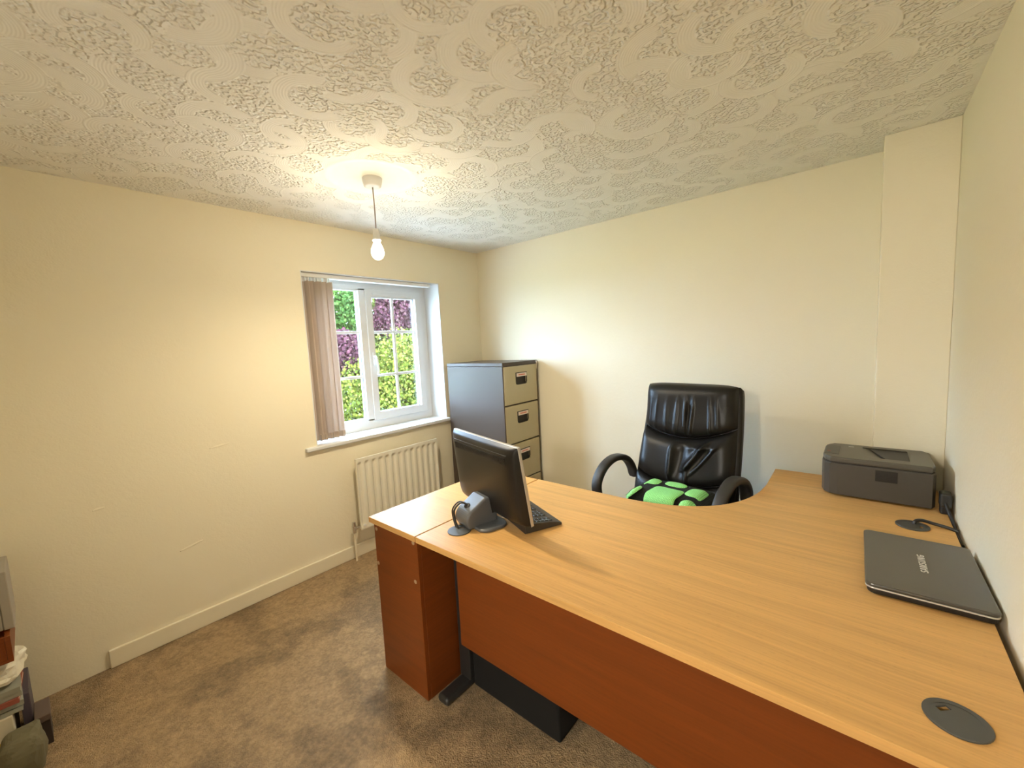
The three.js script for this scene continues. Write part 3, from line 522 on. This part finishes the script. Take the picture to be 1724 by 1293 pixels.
// ------------------------------------------------------------ printer
{
  const g = mat([0.060, 0.053, 0.043], 0.42), gt = mat([0.085, 0.077, 0.060], 0.36), dk = mat([0.012, 0.011, 0.01], 0.5), lt = mat([0.5, 0.5, 0.48], 0.5);
  const x0 = 2.63, z0 = 0.245, w = 0.37, d = 0.29, h = 0.178;
  const p = thing('laser_printer', 'dark grey laser printer at the end of the desk by the wall column', 'printer', [x0, DT, z0]);
  const outline = [[0.03, 0], [w - 0.02, 0], [w, 0.03], [w, d - 0.03], [w - 0.012, d], [0.06, d], [0.03, d - 0.006], [0.01, d - 0.03], [0.0, d - 0.07], [0.0, 0.07], [0.01, 0.03]];
  obj('body', plate(outline, 0.008, h - 0.028, 0.004), g, p);
  const rx0 = 0.135, rx1 = 0.30, rz0 = 0.04, rz1 = d - 0.055;
  const inset = outline.map(([x, z]) => [x * 0.985 + 0.003, z * 0.985 + 0.002]);
  obj('top_cover', plate(inset, h - 0.024, h, 0.006, [roundRect(rx0, rx1, rz0, rz1, 0.012)]), gt, p);
  obj('tray_well', [new THREE.BoxGeometry(rx1 - rx0 + 0.006, 0.002, rz1 - rz0 + 0.006).rotateZ(-0.12).translate((rx0 + rx1) / 2, h - 0.014, (rz0 + rz1) / 2)], gt, p);
  obj('paper_slot', [plate([[rx0 + 0.03, rz0 + 0.01], [rx1 - 0.004, rz0 - 0.002], [rx1 + 0.001, rz1 + 0.002], [rx1 - 0.075, rz1 + 0.001]], h - 0.02, h - 0.0035, 0)], dk, p);
  obj('cover_gap', plate(outline.map(([x, z]) => [x * 0.97 + 0.006, z * 0.97 + 0.004]), h - 0.029, h - 0.022, 0), dk, p);
  const v = new THREE.Group(); v.name = 'vent'; p.add(v);
  obj('vent_recess', box(0.185, 0.255, 0.093, 0.141, d - 0.003, d + 0.0004), dk, v);
  for (let i = 0; i < 8; i++) obj('slat', rbox(0.186, 0.254, 0.0945 + i * 0.006, 0.0968 + i * 0.006, d - 0.001, d + 0.0014, 0.0005), dk, v);
  obj('control_panel', rbox(0.008, 0.06, h - 0.001, h + 0.0015, 0.06, d - 0.06, 0.001), g, p);
  obj('button', new THREE.CylinderGeometry(0.007, 0.007, 0.004, 16).translate(0.022, h + 0.0015, d - 0.1), mat([0.25, 0.08, 0.05], 0.5), p);
  obj('label', box(0.09, 0.11, h, h + 0.0006, 0.05, 0.062), lt, p);
  obj('front_seam', box(-0.0006, 0.002, 0.085, 0.0868, 0.072, d - 0.072), dk, p);
  for (const [x, z] of [[0.05, 0.05], [w - 0.05, 0.05], [0.05, d - 0.05], [w - 0.05, d - 0.05]]) obj('foot', cyl(0.012, 0.012, 0.009, x, 0, z, 12), dk, p);
  // leads behind the printer
  const plug = thing('mains_plug', 'black plug and socket adaptor squeezed between printer and wall', 'plug', [3.022, DT, 0.53]);
  obj('plug_body', [rbox(-0.014, 0.02, 0.028, 0.085, -0.026, 0.03, 0.008, 3), rbox(-0.012, 0.016, 0.0, 0.036, -0.018, 0.022, 0.006, 3)], M.black, plug);
  tag(obj('printer_lead', tube([[3.02, DT + 0.055, 0.545], [3.028, DT + 0.03, 0.58], [3.036, DT + 0.006, 0.61], [3.04, DT - 0.02, 0.7], [3.042, DT - 0.02, 0.8]], 0.0055, 30, 8), M.black), 'black power lead dropping behind the desk beside the printer', 'cable');
  tag(obj('port_lead', tube([[2.925, DT - 0.015, 0.728], [2.928, DT + 0.012, 0.722], [2.945, DT + 0.018, 0.714], [2.98, DT + 0.012, 0.712], [3.015, DT + 0.008, 0.718], [3.04, DT + 0.002, 0.724]], 0.006, 36, 8), M.blackSatin), 'black lead running from the desk port beside the laptop to the wall', 'cable');
}

// ------------------------------------------------------------ laptop
{
  const lid = phys([0.062, 0.056, 0.044], 0.3, { clearcoat: 0.4, clearcoatRoughness: 0.25 }), base = mat([0.012, 0.012, 0.012], 0.35), sil = mat([0.72, 0.70, 0.66], 0.3, { metalness: 0.5 });
  const l = thing('laptop', 'closed dark grey laptop with silver lettering on the desk by the wall', 'laptop', [2.912, DT, 1.148], 0.012);
  const a = 0.128, b = 0.203;
  obj('base', plate(roundRect(-a + 0.004, a - 0.002, -b + 0.004, b - 0.004, 0.02), 0.003, 0.02, 0.004), base, l);
  obj('trim_line', plate(roundRect(-a, a, -b, b, 0.018), 0.0195, 0.023, 0.001), sil, l);
  obj('lid', plate(roundRect(-a - 0.0005, a + 0.0005, -b - 0.0005, b - 0.0015, 0.018), 0.0225, 0.033, 0.004), lid, l);
  for (const [x, z] of [[-a + 0.03, -b + 0.03], [a - 0.03, -b + 0.03], [-a + 0.03, b - 0.03], [a - 0.03, b - 0.03]]) obj('foot', cyl(0.008, 0.008, 0.004, x, 0, z, 12), base, l);
  const font = await new FontLoader().loadAsync('fonts/droid/droid_sans_bold.typeface.json');
  const t = new TextGeometry('SAMSUNG', { font, size: 0.0165, depth: 0.0006, curveSegments: 4 });
  t.computeBoundingBox(); const bb = t.boundingBox; t.translate(-(bb.min.x + bb.max.x) / 2, -(bb.min.y + bb.max.y) / 2, 0).scale(0.12 / (bb.max.x - bb.min.x), 1, 1);
  t.rotateX(-Math.PI / 2).rotateY(Math.PI / 2).translate(0.005, 0.0328, -0.008);
  obj('lettering', t, mat([0.62, 0.60, 0.54], 0.4), l);
}

// ------------------------------------------------------------ odds and ends piled against the wall
{
  const cardM = mat([0.36, 0.32, 0.26], 0.8), greenM = mat([0.015, 0.12, 0.075], 0.6), woodM = M.cherry, paperM = mat([0.82, 0.78, 0.64], 0.85), magM = mat([0.33, 0.33, 0.27], 0.6);
  const cart = thing('carton', 'white carton with a yellow mark at the bottom of the pile by the wall', 'box', [0.1, 0, 2.985]);
  obj('body', rbox(0, 0.27, 0, 0.185, 0, 0.3, 0.004), mat([0.66, 0.60, 0.46], 0.8), cart);
  obj('yellow_mark', box(0.2695, 0.271, 0.07, 0.1, 0.03, 0.09), mat([0.62, 0.48, 0.04], 0.7), cart);
  for (let i = 0; i < 5; i++) {
    const y = 0.1855 + i * 0.019, mg = thing('magazine', ['lowest grey magazine', 'second grey magazine from the bottom', 'middle magazine with red print', 'second grey magazine from the top', 'topmost grey magazine'][i] + ' in the pile on the white carton', 'magazine', [0.25, y, 3.1], 0.05 * Math.sin(i * 2.3), 'magazines on the carton');
    obj('pages', rbox(-0.11, 0.11, 0.001, 0.017, -0.14, 0.145, 0.001), paperM, mg);
    obj('cover', [box(-0.112, 0.112, 0, 0.001, -0.142, 0.147), box(-0.112, 0.112, 0.017, 0.0182, -0.142, 0.147), box(0.1105, 0.112, 0, 0.0182, -0.142, 0.147)], i === 2 ? mat([0.33, 0.09, 0.06], 0.6) : magM, mg);
  }
  // crumpled paper bag
  const bag = new THREE.IcosahedronGeometry(1, 5), bp = bag.attributes.position;
  for (let i = 0; i < bp.count; i++) {
    const x = bp.getX(i), y = bp.getY(i), z = bp.getZ(i), f = 1 + 0.24 * (vnoise(x * 3.2 + 9, y * 3.2 + z * 2.3 + 7, 61) - 0.5) + 0.16 * Math.abs(vnoise(x * 6 + 3, y * 6 - z * 5 + 20, 62) - 0.5);
    const s = (c) => Math.sign(c) * Math.abs(c) ** 0.7; bp.setXYZ(i, s(x) * 0.1 * f, s(y) * 0.052 * f, s(z) * 0.105 * f);
  }
  bag.computeVertexNormals();
  tag(obj('paper_bag', bag.translate(0.26, 0.338, 3.045), paperM), 'crumpled white paper bag on top of the magazines', 'paper bag');
  const tray = thing('wooden_tray', 'orange brown wooden box above the crumpled paper bag', 'box', [0.08, 0.394, 2.958]);
  obj('board', rbox(0, 0.3, 0, 0.012, 0, 0.3, 0.001), woodM, tray);
  for (const [a, b, c, d] of [[0, 0.3, 0, 0.014], [0, 0.3, 0.286, 0.3], [0, 0.014, 0.0145, 0.2855], [0.286, 0.3, 0.0145, 0.2855]]) obj('side', rbox(a, b, 0.012, 0.1, c, d, 0.001), woodM, tray);
  tag(obj('box_file', [rbox(0.12, 0.33, 0.498, 0.722, 2.945, 2.972, 0.004), rbox(0.122, 0.328, 0.5, 0.72, 2.9725, 3.0, 0.003)], cardM), 'grey card file standing upright on the wooden box', 'file');
  tag(obj('book', [rbox(0.13, 0.335, 0.4945, 0.668, 3.001, 3.005, 0.001), rbox(0.135, 0.332, 0.494, 0.664, 3.005, 3.03, 0.001), rbox(0.13, 0.335, 0.4945, 0.668, 3.03, 3.034, 0.001)], greenM), 'dark green hardback book beside the grey card file', 'book');
  tag(obj('ring_binder', [rbox(0.28, 0.32, 0, 0.222, 2.94, 2.965, 0.004), rbox(0.1, 0.318, 0.002, 0.22, 2.942, 2.963, 0.003)], mat([0.075, 0.06, 0.085], 0.5)), 'purple grey ring binder upright against the white carton', 'binder');
  const sb = thing('shoe_box', 'small dark brown box on the carpet beside the purple binder', 'box', [0.24, 0, 2.895]);
  obj('body', rbox(0, 0.12, 0, 0.098, 0.003, 0.04, 0.002), mat([0.05, 0.035, 0.03], 0.7), sb);
  obj('lid', rbox(-0.003, 0.123, 0.0985, 0.125, 0, 0.043, 0.003), mat([0.14, 0.10, 0.08], 0.7), sb);
  const sk = new THREE.IcosahedronGeometry(1, 5), sp = sk.attributes.position;
  for (let i = 0; i < sp.count; i++) {
    const x = sp.getX(i), y = sp.getY(i), z = sp.getZ(i), f = 1 + 0.2 * (vnoise(x * 3 + 9, y * 3 + z * 2 + 7, 63) - 0.5), s = (c) => Math.sign(c) * Math.abs(c) ** 0.55;
    sp.setXYZ(i, s(x) * 0.075 * f, Math.max(-0.078, s(y) * 0.08 * f), s(z) * 0.055 * f);
  }
  sk.computeVertexNormals();
  tag(obj('cloth_bag', sk.translate(0.46, 0.078, 2.968), mat([0.16, 0.145, 0.085], 0.9)), 'olive green cloth bag on the carpet in front of the pile', 'bag');
}

// ------------------------------------------------------------ garden seen through the window
{
  const lawn = mat([0.08, 0.13, 0.035], 0.95), slabM = mat([0.30, 0.28, 0.25], 0.9);
  struct(obj('ground_outside', box(-40, -3.6, -0.5, -0.35, -30, 30), lawn), 'grass under the shrubs outside the window', 'lawn');
  struct(obj('patio_outside', box(-3.6, -0.3, -0.5, -0.345, -12, 12), slabM), 'grey paving along the house outside the window', 'paving');
  const leafGeo = gridGeo(2, 3, (u, v) => { const a = 2 * u - 1; return [a * 0.42 * Math.sin(Math.PI * (0.06 + 0.9 * v)) , v - 0.5, 0.12 * a * a - 0.25 * (v - 0.5) ** 2]; });
  const bark = mat([0.09, 0.06, 0.04], 0.9);
  function plant(name, label, category, pos, crowns, leaf, n, cols, trunkH, group) {
    const t = thing(name, label, category, pos, 0, group);
    const br = [tube([[0, 0, 0], [0.03, trunkH * 0.5, 0.02], [0, trunkH, 0]], 0.05, 8, 7)];
    for (const [cx, cy, cz, rx, ry, rz] of crowns) br.push(tube([[0, trunkH * 0.5, 0], [cx * 0.5, (trunkH * 0.5 + cy) / 2, cz * 0.5], [cx, cy, cz]], 0.022, 8, 6));
    obj('stems', br, bark, t);
    const m = new THREE.InstancedMesh(leafGeo, phys(0xffffff, 0.85, { transmission: 0.3, thickness: 0, specularIntensity: 0.12 }), n);
    m.name = 'leaves'; m.userData.kind = 'stuff'; m.castShadow = m.receiveShadow = true;
    const o = new THREE.Object3D(), c = new THREE.Color();
    const vol = crowns.map((k) => k[3] * k[4] * k[5]), tot = vol.reduce((a, b) => a + b, 0);
    for (let i = 0; i < n; i++) {
      let q = rnd() * tot, k = 0; while (q > vol[k] && k < crowns.length - 1) q -= vol[k++];
      const [cx, cy, cz, rx, ry, rz] = crowns[k];
      let x, y, z, d; do { x = rr(-1, 1); y = rr(-1, 1); z = rr(-1, 1); d = Math.hypot(x, y, z); } while (d > 1);
      const s = Math.pow(rnd(), 0.35) * (0.9 + 0.3 * (vnoise(x * 3 + 5 + k * 7, y * 3 + z * 2 + 5, 71) - 0.3)) / d;
      o.position.set(cx + x * s * rx, Math.max(0.02, cy + y * s * ry), cz + z * s * rz);
      o.rotation.set(rr(-1.3, 1.3), rr(0, 6.28), rr(-1.3, 1.3)); o.scale.setScalar(leaf * rr(0.7, 1.3)); o.updateMatrix(); m.setMatrixAt(i, o.matrix);
      const a = cols[Math.floor(rnd() * cols.length)], b = rr(0.75, 1.25); m.setColorAt(i, c.setRGB(a[0] * b, a[1] * b, a[2] * b));
    }
    t.add(m);
  }
  const yel = [[0.085, 0.085, 0.01], [0.062, 0.073, 0.008], [0.102, 0.096, 0.016], [0.04, 0.052, 0.005]], grn = [[0.03, 0.066, 0.012], [0.046, 0.08, 0.015], [0.022, 0.048, 0.008]], pur = [[0.046, 0.014, 0.02], [0.064, 0.022, 0.03], [0.03, 0.01, 0.014], [0.075, 0.036, 0.034]], mix = [[0.053, 0.062, 0.012], [0.066, 0.072, 0.016], [0.037, 0.047, 0.009]];
  const G = -0.35;
  plant('golden_shrub', 'broad yellow green shrub below the purple leaved tree outside the window', 'shrub', [-4.7, G, -2.3], [[0, 1.1, 0, 0.8, 1.15, 0.95], [0.1, 0.8, 0.9, 0.7, 0.95, 0.7], [0, 1.0, -1.0, 0.7, 1.1, 0.8]], 0.058, 13000, yel, 1.0);
  plant('purple_shrub', 'purple leaved shrub half hidden beside the beige blind', 'shrub', [-5.5, G, -1.62], [[0, 1.75, 0, 0.5, 0.55, 0.42]], 0.066, 3000, pur, 1.5);
  plant('purple_tree', 'purple leaved tree rising above the yellow green shrub', 'tree', [-6.2, G, -3.45], [[0, 3.0, 0, 0.6, 0.75, 0.62], [0.1, 2.5, 0.5, 0.4, 0.4, 0.4]], 0.066, 5200, pur, 2.4);
  plant('green_tree', 'fresh green tree filling the upper pane next to the blind', 'tree', [-6.6, G, -1.9], [[0, 3.05, 0, 0.8, 0.95, 0.85], [0, 2.6, 0.9, 0.8, 1.0, 0.8]], 0.068, 8500, grn, 2.2);
  plant('hedge', 'tall mixed green hedge at the back of the garden', 'hedge', [-7.6, G, -3], [-4, -2.6, -1.3, 0, 1.3, 2.6, 4, 5.4].map((z) => [0, 1.75, z, 0.8, 1.95, 1.05]), 0.105, 26000, mix, 2.0);
}

scene.traverse((o) => { if (o.isMesh) o.castShadow = o.receiveShadow = true; });
renderer.render(scene, camera);
